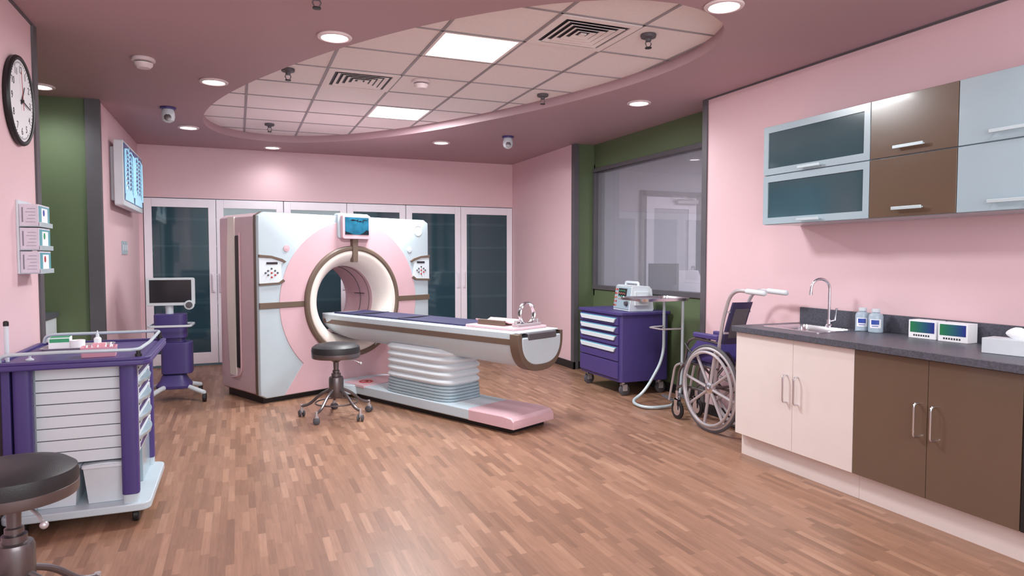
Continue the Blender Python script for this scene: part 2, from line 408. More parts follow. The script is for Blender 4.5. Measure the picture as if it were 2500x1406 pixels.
def camera_unit(px,py,label,first,rz):
    p=P(px,py,'z',ZC)
    if first[0]: return dup(first[0],p,label,rz)
    t=thing('security_camera',label,'security camera',p,rz,'ceiling security cameras')
    MB().lathe([(.066,0),(.068,-.006),(.066,-.016),(.05,-.02)],28).build('base','purple',t)
    MB().lathe([(.045,-.02),(.056,-.05),(.058,-.09),(.048,-.12),(.02,-.138),(.001,-.14)],28).build('housing','white',t)
    MB().lathe([(.030,-.045),(.030,-.056),(.022,-.058),(.001,-.058)],20,(0,0,-.10),'y').build('lens','gun',t)
    first[0]=t
k=[None]; camera_unit(410,262,'white and purple ceiling camera at left beside the wall screens',k,0); camera_unit(1240,333,'white and purple ceiling camera at right over the far wall',k,-.3)
# ---------------- back cabinets ----------------
xs=[-1.05+(.81)*i for i in range(6)]+[3.798]
for u in range(3):
    x0,x1=xs[2*u],xs[2*u+2]; xm=(x0+x1)/2; hw=(x1-x0)/2-.004
    t=thing('tall_cabinet',['tall white double glass-door cabinet at the left of the back wall','tall white double glass-door cabinet mostly hidden behind the scanner','tall white double glass-door cabinet at the right of the back wall'][u],'cabinet',(xm,YB,0),0,'tall cabinets along the back wall')
    b=MB()
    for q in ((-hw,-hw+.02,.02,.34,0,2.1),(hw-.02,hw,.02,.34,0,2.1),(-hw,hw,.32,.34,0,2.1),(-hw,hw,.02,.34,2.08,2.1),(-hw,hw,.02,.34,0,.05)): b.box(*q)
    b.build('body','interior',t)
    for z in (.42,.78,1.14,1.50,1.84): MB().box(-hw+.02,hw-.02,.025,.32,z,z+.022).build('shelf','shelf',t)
    for sgn in (-1,1):
        a,c=sorted((sgn*.003,sgn*hw)); m=.085
        d=MB()
        for q in ((a,a+m,-.012,.012,.03,2.095),(c-m,c,-.012,.012,.03,2.095),(a+m,c-m,-.012,.012,.03,.17),(a+m,c-m,-.012,.012,1.99,2.095)): d.box(*q)
        d=d.build('door','doorwhite',t,.003)
        MB().box(a+m,c-m,-.003,.003,.17,1.99).build('glass_panel','tealglass',d)
        hx=sgn*.045
        MB().box(hx-.02,hx+.02,-.03,-.012,.93,1.17).box(hx-.008,hx+.008,-.045,-.03,.95,1.15).build('handle','doorwhite',d,.004)
# ---------------- CT scanner gantry ----------------
GR=rad(25.5); GC=Vector((1.10,7.05,0))
def gl(x,y,z=0):
    c,s=math.cos(GR),math.sin(GR); return Vector((GC.x+x*c-y*s,GC.y+x*s+y*c,z))
t=thing('ct_scanner','large pink and white scanner gantry with round bore','scanner',GC,GR)
CZ=.92; HW=1.02; ZB,ZTp=.05,1.79; DP=.80
ga=sorted([2*PI*i/128 for i in range(128)])
def rr_out(g,r=.05):
    pts=[]
    for a in ga:
        x,z=rpt(a,-HW-g,HW+g,ZB-g,ZTp+g,0,CZ)
        cxn=HW+g-r
        for sx in (-1,1):
            for (zc) in ((ZB-g+r),(ZTp+g-r)):
                if sx*x>cxn and ((zc>CZ and z>zc) or (zc<CZ and z<zc)):
                    d=Vector((x-sx*cxn,z-zc)); d.normalize(); x,z=sx*cxn+d.x*r,zc+d.y*r
        pts.append((x,z))
    return pts
ic=[(.53*math.cos(a),CZ+.53*math.sin(a)) for a in ga]
MB().plate(rr_out(-.004),ic,.09,DP,'xz').build('body','gpinkd',t,.01)
MB().plate(rr_out(.003),ic,.045,.09,'xz').build('trim_strip','brown',t)
fo=rr_out(0); fi=rr_out(-.018)
f=lambda q,h:[(a,h,b) for a,b in q]
MB().loft([f(fo,.05),f(fo,.015),f(rr_out(-.006),.004),f(fi,0),f(ic,0),f(ic,.05)],wrap=True).build('front_cover','gwhite',t)
PR=.82; out=[]
ax_,az_=PR*math.cos(rad(47)),-PR*math.sin(rad(47))
for a in ga:
    x=PR*math.cos(a); z=CZ+PR*math.sin(a); dg=math.degrees(a)
    if 180+47<dg<360-47:
        zz=ZB+.01; bx_,bz_=.80,zz-CZ
        tt=(zz-CZ)/math.sin(a); x=tt*math.cos(a); z=zz
        if abs(x)>bx_:
            s=math.copysign(1,x); c,sn=abs(math.cos(a)),math.sin(a)
            den=(bx_-ax_)*sn-(bz_-az_)*c
            u_=(az_*c-ax_*sn)/den if abs(den)>1e-6 else 0
            x=s*(ax_+(bx_-ax_)*u_); z=CZ+az_+(bz_-az_)*u_
    out.append((x,z))
MB().plate(out,[(.545*math.cos(a),CZ+.545*math.sin(a)) for a in ga],-.008,.002,'xz').build('front_disc','gpink',t,.003)
MB().lathe([(.520,0),(.520,-.036),(.53,-.046),(.555,-.044),(.568,-.032),(.568,0)],96,(0,0,CZ),'y',wrap=True).build('bore_ring','brown',t)
MB().lathe([(.525,.02),(.525,-.024),(.512,-.036),(.49,-.038),(.455,-.026),(.42,.01),(.39,.06),(.37,.13),(.36,.18),(.375,.18)],96,(0,0,CZ),'y',wrap=True).build('bore_funnel','cream',t)
MB().lathe([(.36,.17),(.36,.6),(.38,.7),(.44,DP-.01),(.54,DP+.005),(.54,DP-.02),(.4,.6),(.38,.17)],96,(0,0,CZ),'y',wrap=True).build('bore_liner','gpink',t)
for yy in (.22,.38): MB().torus(.357,.004,(0,yy,CZ),'y',80,6).build('bore_line','brown' if yy<.3 else 'trim',t)
MB().tube([(.355*math.cos(rad(12)),.30,CZ+.355*math.sin(rad(12))-.02),(.355*math.cos(rad(12)),.48,CZ+.355*math.sin(rad(12))-.02)],.004,6).build('laser_mark','ink',t)
for s in (-1,1): MB().box(min(s*.56,s*1.022),max(s*.56,s*1.022),-.014,.004,CZ-.028,CZ+.028).build('side_band','brown',t,.003)
MB().prism([(-.028,CZ+.40),(.028,CZ+.40),(.034,CZ+.66),(-.034,CZ+.66)],-.056,.004,'xz').build('top_band','brown',t,.004)
for s in (-1,1):
    def sx(q): return [(s*a,b) for a,b in q]
    pl=sx([(1.021,1.385),(.90,1.375),(.80,1.345),(.765,1.325),(.80,1.305),(.80,1.18),(.775,1.15),(.82,1.125),(1.021,1.115)])
    cp=MB().prism(pl,-.012,.002,'xz').build('control_panel','white',t,.003)
    MB().prism(sx([(1.023,1.395),(.90,1.385),(.79,1.355),(.75,1.33),(.77,1.318),(.81,1.335),(.90,1.362),(1.023,1.368)]),-.02,.002,'xz').build('upper_trim','brown',cp,.002)
    MB().prism(sx([(1.023,1.11),(.82,1.118),(.765,1.145),(.785,1.165),(.83,1.135),(1.023,1.128)]),-.02,.002,'xz').build('lower_trim','brown',cp,.002)
    MB().box(*sorted((s*.84,s*.95)),-.016,-.010,1.305,1.325).build('display','screen',cp)
    for i,(dx,dz) in enumerate([(0,0),(.035,.02),(-.035,.02),(.035,-.02),(-.035,-.02),(0,.04),(0,-.04),(.06,0),(-.06,0)]):
        MB().lathe([(.009,-.012),(.009,-.018),(.006,-.02)],12,(s*.90+dx,0,1.225+dz),'y').build('button','trim' if i%3 else 'red',cp)
    MB().lathe([(.026,.0),(.026,-.006),(.02,-.008)],24,(s*.74,0,1.455),'y').torus(.028,.004,(s*.74,-.004,1.455),'y',28,6).build('round_cap','gpink' if s<0 else 'white',t)
MB().torus(.055,.004,(.865,-.002,1.665),'y',36,6).lathe([(.05,.0),(.05,-.003)],30,(.865,0,1.665),'y').build('round_emblem','white',t)
MB().box(-HW-.004,-HW+.02,.37,.465,.30,1.58).build('side_slot','black',t,.01)
q=[]
for i in range(17):
    z=.22+1.54*i/16; bow=math.sin(PI*i/16)
    q.append([(-HW-.004-.010*bow,.472-.012*bow,z),(-HW-.004-.010*bow,.60+.02*bow,z),(-HW+.01,.62,z),(-HW+.01,.468,z)])
MB().loft(q).build('side_handle','cream',t)
MB().tube(fillet([(-HW-.004,.362,1.60),(-HW-.004,.362,.27),(-HW-.012,.42,.22),(-HW-.004,.56,.20)],.05),.009).build('slot_surround','gpink',t)
MB().box(-HW+.05,HW-.05,.05,DP-.05,0,.06).build('plinth','black',t)
mo=MB().prism(rrect(-.19,.19,1.56,1.815,.03),-.03,.05,'xz').build('monitor_housing','gwhite',t,.008)
MB().prism(rrect(-.165,.175,1.555,1.80,.025),-.075,-.03,'xz').build('monitor_bezel','gpink',mo,.006)
MB().box(-.137,.147,-.078,-.072,1.60,1.775).build('screen','sea',mo)
for x,z,l in ((-.03,1.745,.05),(.05,1.735,.035),(.10,1.75,.03)): MB().prism([(x-l,z),(x-l*.3,z+l*.22),(x+l*.6,z),(x+l,z+l*.25),(x+l*.9,z-l*.3),(x+l*.5,z-l*.05),(x-l*.3,z-l*.15)],-.0795,-.0775,'xz').build('fish_silhouette','seadark',mo)
for q in ([(-.137,1.60),(-.137,1.63),(-.09,1.62),(-.04,1.60)],[(.03,1.60),(.08,1.62),(.12,1.65),(.147,1.64),(.147,1.60)]): MB().prism(q,-.0795,-.0775,'xz').build('reef_silhouette','seadark',mo)
# ---------------- patient table ----------------
tp=gl(0,-1.24); t=thing('scanner_table','white patient table on bellows column with navy mattress','table',tp,GR)
MB().box(-.20,.20,-1.15,.85,0,.05).build('base_plinth','black',t)
MB().prism(rrect(-.25,.25,-.75,.95,.02),.045,.135).build('base_plate','gwhite',t,.012,3)
MB().box(-.13,.13,-.74,-.46,.134,.138).build('base_track','white',t,.002)
q=[]
for y,z1,w in ((-.72,.14,.25),(-1.10,.145,.25),(-1.19,.135,.248),(-1.215,.11,.245),(-1.22,.08,.243)):
    q.append([(-w,y,.045),(w,y,.045),(w,y,z1-.012),(w-.012,y,z1),(-w+.012,y,z1),(-w,y,z1-.012)])
MB().loft(q).build('base_foot_cap','gpink',t,.004)
MB().prism([(a*.34,1.0+b*.2) for a,b in sup(1,1,32,3)],.04,.135).build('step_pad','gwhite',t,.01)
MB().prism([(-.262,1.02),( .262,1.02),(.262,.70),(-.262,.70)],.12,.144).build('warning_strip','gpink',t,.003)
MB().torus(.06,.008,(-.12,.86,.145),'z',30,6).build('no_step_mark','red',t)
MB().tube([(-.16,.82,.146),(-.08,.90,.146)],.006,6).build('no_step_bar','red',t)
MB().prism([(-.15,.84),(-.10,.85),(-.085,.88),(-.10,.895),(-.125,.87),(-.15,.865)],.143,.1465).build('no_step_foot','ink',t)
prof=[(.0,.135)]+[(d,z) for i in range(5) for d,z in ((.026-.002*i,.14+.026*i),(.026-.002*i,.156+.026*i),(.014-.002*i,.160+.026*i))]
MB().loft([[(x,y,z) for x,y in sup(.212+d,.43+d,72,5)] for d,z in prof]).build('column_skirt','greyblue',t)
prof=[]
for i in range(5):
    z0=.265+i*.063
    for j,dd in enumerate((0,.012,.023,.026,.023,.012)):
        prof.append((dd-.002,z0+.063*j/6))
prof.append((.0,.585))
MB().loft([[(x,y,z) for x,y in sup(.212+d,.43+d,72,5)] for d,z in prof]).build('bellows','white',t,ang=25)
MB().prism([(a*.20,b*.48+.02) for a,b in sup(1,1,40,4)],.57,.62).build('saddle','gpink',t,.012)
def usec(y,zt,hw,dep,n=14):
    pts=[(-hw,y,zt)]
    for i in range(n+1):
        a=PI+PI*i/n; c=math.cos(a); s=math.sin(a)
        pts.append((hw*math.copysign(abs(c)**.75,c),y,zt-.05+(dep-.05)*s))
    pts.append((hw,y,zt)); return pts
secs=[usec(y,.79,hw,dp) for y,hw,dp in ((1.50,.19,.12),(1.46,.225,.17),(1.35,.25,.22),(1.1,.26,.25),(.3,.26,.265),(-.6,.26,.275),(-1.22,.26,.29))]
MB().loft(secs).build('table_shell','gwhite',t)
for s in (-1,1):
    q=[]
    for i in range(9):
        y=1.42-2.64*i/8; w=.257 if i else .235
        q.append([(s*(w-.01),y,.748),(s*(w+.008),y,.745),(s*(w+.006),y,.700),(s*(w-.015),y,.695)])
    MB().loft(q).build('side_stripe','brown',t,.002)
u1=[(x,z) for x,_,z in usec(0,.785,.27,.30,20)]; u2=[(x,z) for x,_,z in usec(0,.785,.232,.25,20)]
MB().loft([[(a,y,b) for a,b in q] for q,y in ((u1,-1.20),(u1,-1.29),(u2,-1.295),(u2,-1.20))],wrap=True).build('end_band','brown',t,.004)
u3=[(x,z) for x,_,z in usec(0,.76,.233,.225,20)]
MB().prism(u3,-1.30,-1.19,'xz').build('end_plate','gwhite',t,.012)
MB().box(-.235,.235,-1.27,1.45,.785,.80).build('top_deck','white',t,.006)
MB().box(-.17,.17,-1.308,-1.18,.735,.79).build('end_bracket','trim',t,.01)
q=[]
for i in range(13):
    x=-.19+.38*i/12; z=.815-.008*math.cos(x/.19*PI/2)
    q.append((x,z))
q=q+[(.19,.798),(-.19,.798)]
MB().prism(q,-.62,1.30,'xz').build('mattress','navy',t,.005)
for y in (.9,.25): MB().box(-.192,.192,y-.012,y+.012,.80,.818).build('mattress_strap','ink',t,.002)
MB().box(-.20,.20,-1.18,-.64,.80,.822).build('foot_deck','gpink',t,.008)
hh=thing('head_holder','pink and brown head holder cradle on the foot of the scanner table','head holder',gl(-.02,-2.08,.8225),GR)
q=[]
for i in range(9):
    y=-.17+.34*i/8; q.append([(x,y,.018+.025*(x/.09)**2) for x in [-.09+.0225*j for j in range(9)]]+[(x,y,.008+.025*(x/.09)**2) for x in [.09-.0225*j for j in range(9)]])
MB().loft(q).build('cradle','gpink',hh,.003)
MB().box(-.09,.09,-.15,.15,0,.010).build('cradle_base','brown',hh,.003)
for s in (-1,1): MB().box(s*.10-.012,s*.10+.012,-.17,.12,.0,.042).build('side_clamp','brown',hh,.004)
rg=thing('stereotactic_ring','upright chrome ring standing at the foot end of the scanner table','ring frame',gl(0.02,-2.36,.8225),GR)
MB().torus(.086,.010,(0,0,.098),'y',48,8,fl=2.0).build('ring','chrome',rg)
MB().box(-.14,.14,-.035,.035,0,.022).build('foot_plate','steel',rg,.004)
for s in (-1,1): MB().cyl((s*.13,0,.02),(s*.13,0,.05),.012).tube([(s*.13,0,.04),(s*.07,0,.045)],.008).build('clamp_post','steel',rg)
# ---------------- stools ----------------
def stool(loc,rz,label):
    t=thing('stool',label,'stool',loc,rz,'round black swivel stools')
    MB().lathe([(.001,.535),(.19,.535),(.2,.545),(.204,.575),(.198,.605),(.17,.625),(.1,.637),(.001,.64)],48).build('seat_cushion','leather',t)
    MB().lathe([(.001,.505),(.15,.505),(.198,.512),(.203,.52),(.203,.552),(.196,.556),(.001,.556)],48).build('seat_pan','gun',t)
    MB().lathe([(.001,.30),(.022,.30),(.022,.38),(.03,.382),(.03,.40),(.022,.404),(.024,.47),(.05,.49),(.05,.506),(.001,.506)],24).build('post','gun',t)
    MB().lathe([(.001,.17),(.055,.17),(.062,.18),(.062,.33),(.056,.345),(.04,.35),(.04,.375),(.001,.375)],32).build('hub','gun',t)
    MB().tube(fillet([(.03,0,.495),(.15,-.06,.48),(.19,-.08,.45)],.04),.006).ball((.19,-.08,.45),.014).build('height_lever','steel',t)
    MB().torus(.175,.007,(0,0,.125),'z',48,8).build('foot_ring','gun',t)
    for i in range(5):
        a=2*PI*i/5; c,s=math.cos(a),math.sin(a)
        MB().tube(fillet([(.04*c,.04*s,.24),(.13*c,.13*s,.20),(.23*c,.23*s,.105),(.30*c,.30*s,.09)],.05),.013,10).build('leg','gun',t)
        cs=MB().cyl((.30*c,.30*s,.062),(.30*c,.30*s,.105),.012).box(.30*c-.014,.30*c+.014,.30*s-.014,.30*s+.014,.035,.065).build('caster','steel',t)
        w=MB(); w.M=Matrix.Translation((.30*c,.30*s,.028))@Matrix.Rotation(a+.6,4,'Z')
        w.lathe([(.001,.008),(.024,.008),(.028,.011),(.028,.022),(.022,.026),(.001,.026)],20,(0,0,0),'x').lathe([(.001,-.008),(.024,-.008),(.028,-.011),(.028,-.022),(.022,-.026),(.001,-.026)],20,(0,0,0),'x')
        w.build('wheel','rubber',cs)
stool((.77,5.90,0),.25,'black round stool in front of the scanner bore')
stool((-.76,2.88,0),-.5,'large near black stool cut off at the left foreground beside the purple cart')
# ---------------- base cabinets (right) ----------------
def bar_handle(b,p0,p1,out,r=.006):
    p0,p1,out=Vector(p0),Vector(p1),Vector(out)
    return b.tube(fillet([p0,p0+out,p1+out,p1],.02),r)
FX=3.19
def base_cab(ya,yb,doors,m,label,dark=False):
    yc=(ya+yb)/2; w=(yb-ya)/2
    t=thing('base_cabinet',label,'cabinet',(FX,yc,0),-PI/2,'base cabinets under the worktop')
    MB().box(-w+.001,w-.001,.022,.60,.15,.858).build('body',m,t)
    MB().box(-w+.001,w-.001,.06,.59,0,.15).build('plinth','creamlam',t)
    for (a,bq,hx) in doors:
        d=MB().box((yc-bq)+.0015,(yc-a)-.0015,0,.02,.155,.855).build('door',m,t,.0015)
        bar_handle(MB(),(yc-hx,0,.46),(yc-hx,0,.63),(0,-.035,0)).build('handle','chrome',d)
base_cab(2.75,3.715,[(2.75,3.20,3.155),(3.20,3.715,3.245)],'creamlam','cream two-door base cabinet under the sink')
base_cab(1.871,2.75,[(1.871,2.313,2.27),(2.313,2.75,2.36)],'brownlam','brown two-door base cabinet under the tissue box')
base_cab(1.40,1.869,[(1.40,1.869,1.44)],'black','black base unit at the right edge of the picture')
wt=thing('worktop','charcoal speckled worktop with upstand along the right wall','worktop',(0,0,0))
sx0,sx1,sy0,sy1=3.32,3.66,3.14,3.58
MB().loft([[(x,y,z) for x,y in q] for q,z in (([(3.16,1.38),(3.795,1.38),(3.795,3.73),(3.16,3.73)],.86),([(3.16,1.38),(3.795,1.38),(3.795,3.73),(3.16,3.73)],.90),([(sx0,sy0),(sx1,sy0),(sx1,sy1),(sx0,sy1)],.90),([(sx0,sy0),(sx1,sy0),(sx1,sy1),(sx0,sy1)],.86))],wrap=True).build('top','stone',wt,.003)
MB().box(3.775,3.797,1.38,3.73,.90,1.01).build('backsplash','stone',wt,.002)
sk=thing('sink','stainless steel inset sink in the worktop','sink',(3.49,3.36,.90))
o_=rrect(-.19,.19,-.24,.24,.03); i_=rrect(-.16,.15,-.205,.205,.04); i2=rrect(-.145,.135,-.19,.19,.05)
L_=lambda q,z:[(x,y,z) for x,y in q]
MB().loft([L_(o_,.0005),L_(o_,.004),L_(i_,.005),L_(i2,-.035),L_(i2,-.037),L_(i_,-.002)],wrap=True).build('rim','chrome',sk)
MB().prism(i2,-.0375,-.0345).build('basin_floor','steel',sk)
MB().lathe([(.02,-.036),(.024,-.0335),(.001,-.0335)],20).build('drain','chrome',sk)
fa=thing('faucet','tall chrome gooseneck faucet behind the sink','faucet',(3.655,3.357,.9055))
MB().lathe([(.024,0),(.024,.01),(.016,.02),(.015,.05),(.001,.05)],24).build('base','chrome',fa)
arc=[(-.065+.065*math.cos(rad(a)),.03*(1-math.cos(rad(a)))*.5,.255+.065*math.sin(rad(a))) for a in range(0,190,12)]
MB().tube([(0,0,.02),(0,0,.16)]+arc+[(-.134,.03,.23)],.0095,14).build('spout','chrome',fa)
MB().lathe([(.012,0),(.012,-.02)],16,(-.134,.03,.235)).build('aerator','steel',fa)
MB().tube([(0,-.015,.04),(0,-.05,.05),(.0,-.06,.13)],.006).build('lever','chrome',fa)
def arcp(r,d0,d1,z): return [(r*math.cos(rad(d)),r*math.sin(rad(d)),z) for d in range(d0,d1,6)]+[((r-.0014)*math.cos(rad(d)),(r-.0014)*math.sin(rad(d)),z) for d in range(d1-2,d0-2,-6)]
def bottle(x,y,label):
    t=thing('bottle',label,'bottle',(x,y,.9005),0,'pale blue bottles beside the sink')
    MB().lathe([(.001,0),(.038,0),(.042,.005),(.042,.10),(.036,.115),(.02,.124),(.018,.13),(.001,.13)],28).build('body','bottle',t)
    MB().lathe([(.001,.128),(.024,.128),(.024,.148),(.001,.150)],24).build('cap','white',t)
    lb=MB().loft([arcp(.0427,170,262,z) for z in (.03,.085)]).build('label','paper',t)
    MB().loft([arcp(.0436,184,248,z) for z in (.052,.08)]).build('blue_print','blue',lb)
    MB().loft([arcp(.0436,190,242,z) for z in (.04,.044)]).build('text_line','blue',lb)
bottle(3.70,3.135,'pale blue bottle nearest the faucet'); bottle(3.69,3.03,'pale blue bottle farther from the faucet, next to the printed boxes')
def pbox(yc,label):
    t=thing('carton',label,'box',(3.66,yc,.9005),-PI/2+.08,'green and blue printed boxes on the worktop')
    MB().box(-.08,.08,0,.09,0,.105).build('carton_body','paper',t,.0015)
    MB().box(-.070,.070,-.0012,0,.034,.096).build('printed_panel','grad',t)
    b=MB()
    for i in range(7): b.box(-.05+.014*i,-.042+.014*i,-.0012,0,.012,.022)
    b.build('print_marks','ink',t)
pbox(2.70,'white carton with green and blue print, nearer the bottles'); pbox(2.52,'white carton with green and blue print, nearer the tissue box')
tb=thing('tissue_box','pale grey tissue box with a tissue sticking out on the worktop','tissue box',(3.47,2.07,.9005),-PI/2+.15)
MB().box(-.13,.13,-.06,.06,0,.075).build('carton','bin',tb,.003)
b=MB(); q=[]
for i in range(8):
    u=i/7; r=[.02,.03,.045,.052,.05,.042,.03,.012][i]; q.append([(r*math.cos(2*PI*j/20)*(1+.15*math.sin(3*2*PI*j/20)),r*.45*math.sin(2*PI*j/20),.072+.06*u) for j in range(20)])
b.loft(q).build('tissue','paper',tb)
MB().prism(sup(.07,.02,24,2),.074,.0765).build('slot','white',tb)
# ---------------- wall cabinets ----------------
UX=3.45
def wall_cab(ya,yb,kind,label):
    yc=(ya+yb)/2; w=(yb-ya)/2
    t=thing('wall_cabinet',label,'cabinet',(UX,yc,1.597),-PI/2,'wall cabinets above the worktop')
    MB().box(-w+.001,w-.001,.02,.348,0,.683).build('body','greyblue',t)
    for z0,z1 in ((.003,.339),(.345,.68)):
        if kind=='glass':
            d=MB().plate(rrect(-w+.002,w-.002,z0,z1,.003),rrect(-w+.045,w-.045,z0+.045,z1-.045,.003),0,.02,'xz').build('door','greyblue',t,.002)
            MB().box(-w+.045,w-.045,.008,.014,z0+.045,z1-.045).build('glass_panel','cabglass',d)
        else: d=MB().box(-w+.002,w-.002,0,.02,z0,z1).build('door','brownlam' if kind=='brown' else 'greyblue',t,.002)
        hx=0 if kind!='grey' else -.05
        zz=z0+.02 if kind=='glass' else z0+.045
        MB().box(hx-.09,hx+.09,-.035,-.026,zz-.009,zz+.009).box(hx-.08,hx-.07,-.03,0,zz-.004,zz+.004).box(hx+.07,hx+.08,-.03,0,zz-.004,zz+.004).build('handle','hub',d,.002)
wall_cab(2.90,3.767,'glass','grey-blue wall cabinet with two dark glass flap doors')
wall_cab(2.378,2.90,'brown','brown wall cabinet between the glass and the plain grey ones')
wall_cab(1.75,2.378,'grey','plain grey-blue wall cabinet at the right edge')
# ---------------- left wall ----------------
ck=thing('wall_clock','round black-rimmed wall clock on the left wall','clock',(XL,4.45,2.22),PI/2)
MB().lathe([(.001,0),(.236,0),(.242,-.02),(.238,-.03),(.23,-.034),(.218,-.030),(.214,-.015),(.001,-.015)],64,(0,0,0),'y').build('rim','black',ck)
fc=MB().lathe([(.001,-.014),(.2165,-.014),(.2165,-.024),(.001,-.024)],64,(0,0,0),'y').build('face','paper',ck)
for h in range(1,13):
    a=rad(90-30*h); text(str(h),.055,'ink',fc,'numeral',(.165*math.cos(a),-.0245,.165*math.sin(a)))
b=MB()
for i in range(60):
    a=2*PI*i/60; L=.198 if i%5 else .192
    b.M=Matrix.Rotation(a,4,'Y'); b.box(-.0012,.0012,-.0255,-.022,L,.208)
b.M=Matrix(); b.build('minute_marks','ink',fc)
def hand(deg,l,tail,w,m,y,name):
    b=MB(); b.M=Matrix.Rotation(rad(deg),4,'Y'); b.prism([(-w,-tail),(w,-tail),(w*.5,l),(-w*.5,l)],y,y-.002,'xz'); b.build(name,m,ck)
hand(33,.10,.02,.006,'ink',-.027,'hour_hand'); hand(98,.15,.02,.0045,'ink',-.030,'minute_hand'); hand(-8,.16,.05,.002,'red',-.033,'second_hand')
MB().lathe([(.001,-.022),(.008,-.022),(.008,-.037),(.001,-.037)],16,(0,0,0),'y').build('pivot','ink',ck)
hd=thing('glove_box_holder','white holder frame on the left wall holding three glove boxes','holder',(XL,4.50,1.28),PI/2)
MB().box(-.125,.125,-.012,0,0,.40).build('back_plate','white',hd,.002)
for i in range(3):
    z=.128*i+.004
    MB().box(-.125,.125,-.105,-.012,z-.004,z).box(-.125,.135,-.112,-.104,z-.004,z+.022).build('shelf_tray','hub',hd,.001)
for i,(nm,mm) in enumerate((('red','red'),('green','greenprint'),('blue','blue'))):
    z=1.28+.128*i+.0045
    g=thing('glove_box','glove box with a %s mark, %s of three on the left wall holder'%(nm,['lowest','middle','top'][i]),'glove box',(XL+.013,4.50,z),PI/2,'glove boxes on the left wall holder')
    MB().box(-.118,.118,-.088,0,0,.118).build('carton','lav',g,.0015)
    MB().box(-.11,.112,-.0895,-.088,.008,.11).build('front_print','cyan',g)
    MB().box(-.06,.06,-.091,-.089,.02,.10).build('white_patch','paper',g)
    MB().lathe([(.001,-.0905),(.018,-.0905),(.018,-.092),(.001,-.092)],20,(-.02,0,.075),'y').build('round_mark',mm,g)
    b=MB()
    for j in range(5): b.box(-.1195,-.118,-.075+.0,-.03-.006*(j%3),.02+.018*j,.022+.018*j)
    b.box(-.1195,-.118,-.018,-.012,.02,.1); b.build('side_print','print',g)
# x-ray viewer
xv=thing('xray_viewer','white wall-mounted light box showing blue chest x-rays','light box',(XL,7.98,1.86),PI/2)
MB().box(-.60,.60,-.06,0,.05,.56).build('wall_mount','white',xv,.01)
MB().prism(rrect(-.68,.68,0,.62,.02),-.12,-.04,'xz').build('housing','white',xv,.008)
for sx_ in (-.325,.33):
    fl=MB().box(sx_-.315,sx_+.31,-.124,-.118,.055,.595).build('film','xray',xv)
    MB().prism([(sx_-.03,.08),(sx_+.03,.08),(sx_+.018,.585),(sx_-.018,.585)],-.1255,-.1235,'xz').build('spine','bone',fl)
    b=MB()
    for i in range(8):
        z=.20+.042*i
        for s in (-1,1):
            wd_=.21-.006*abs(i-3)**1.5
            pts=[(sx_+s*(.02+wd_*u),-.1245,z+.045*math.sin(PI*u*.9)-.05*u) for u in [j/8 for j in range(9)]]
            b.tube(pts,.0045,6)
    for s in (-1,1): b.tube([(sx_+s*.02,-.1245,.54),(sx_+s*.12,-.1245,.56),(sx_+s*.26,-.1245,.54)],.007,6).tube([(sx_+s*.26,-.1245,.54),(sx_+s*.285,-.1245,.35),(sx_+s*.27,-.1245,.12)],.012,6)
    b.build('ribs','bone',fl)
    MB().prism([(sx_-.29,.06),(sx_-.25,.14),(sx_-.12,.20),(sx_-.03,.16),(sx_+.05,.17),(sx_+.12,.19),(sx_+.24,.13),(sx_+.29,.06)],-.1252,-.1235,'xz').build('diaphragm_shadow','bone',fl)
for i in range(3):
    t=thing('switch_plate',['light switch plate, nearest of the three on the left wall','light switch plate, middle of the three on the left wall','light switch plate, farthest of the three on the left wall'][i],'switch',(XL,7.98+.13*i,1.47),PI/2,'switch plates under the x-ray light box')
    MB().box(-.045,.045,-.01,0,-.07,.07).build('plate','greyblue',t,.003); MB().box(-.02,.02,-.014,-.01,-.03,.03).build('rocker','white',t,.002)
t=thing('alcove_counter','low white counter with dark top in the green alcove','counter',(0,0,0))
MB().box(-2.6,-1.45,6.3,6.83,0,.86).build('body','white',t,.003); MB().box(-2.65,-1.43,6.26,6.83,.86,.90).build('top','stone',t,.003)
# ---------------- purple treatment cart (left) ----------------
ct=thing('treatment_cart','large purple and white treatment cart with drawers at left','cart',(-.76,4.24,0))
hx,hy=.31,.385
MB().prism(rrect(-hx-.01,hx+.015,-hy,hy,.05),.075,.115).build('base_platform','gwhite',ct,.008)
for x in (-.24,.25):
    for y in (-.3,.3):
        cs=MB().cyl((x,y,.055),(x,y,.08),.012).build('caster','steel',ct)
        MB().lathe([(.001,-.015),(.03,-.015),(.034,-.01),(.034,.01),(.03,.015),(.001,.015)],20,(x,y,.034),'x').build('wheel','black',cs)
MB().box(-.235,.25,-.29,.345,.33,.83).build('drawer_body','white',ct,.004)
for i in range(8):
    z=.335+.061*i; MB().box(-.175,.20,-.302,-.288,z,z+.057).build('front_slat','white',ct,.002)
MB().box(-.175,.20,-.292,-.286,.33,.83).build('slat_backing','ink',ct)
MB().box(-.05,.25,.0,.345,.115,.33).build('lower_body','greyblue',ct,.004)
MB().box(-.30,-.262,-.36,.34,.14,.83).build('side_panel','purple',ct,.006)
for x,y in ((-.215,-.335),(.235,-.335),(-.255,.34),(.235,.34)):
    pst=MB().prism([(x+a,y+b_) for a,b_ in sup(.040,.036,28,3.5)],.16,.83).build('corner_post','purple',ct,.004)
    MB().prism([(x+a,y+b_) for a,b_ in sup(.038,.032,24,3)],.112,.162).build('post_foot','gwhite',pst)
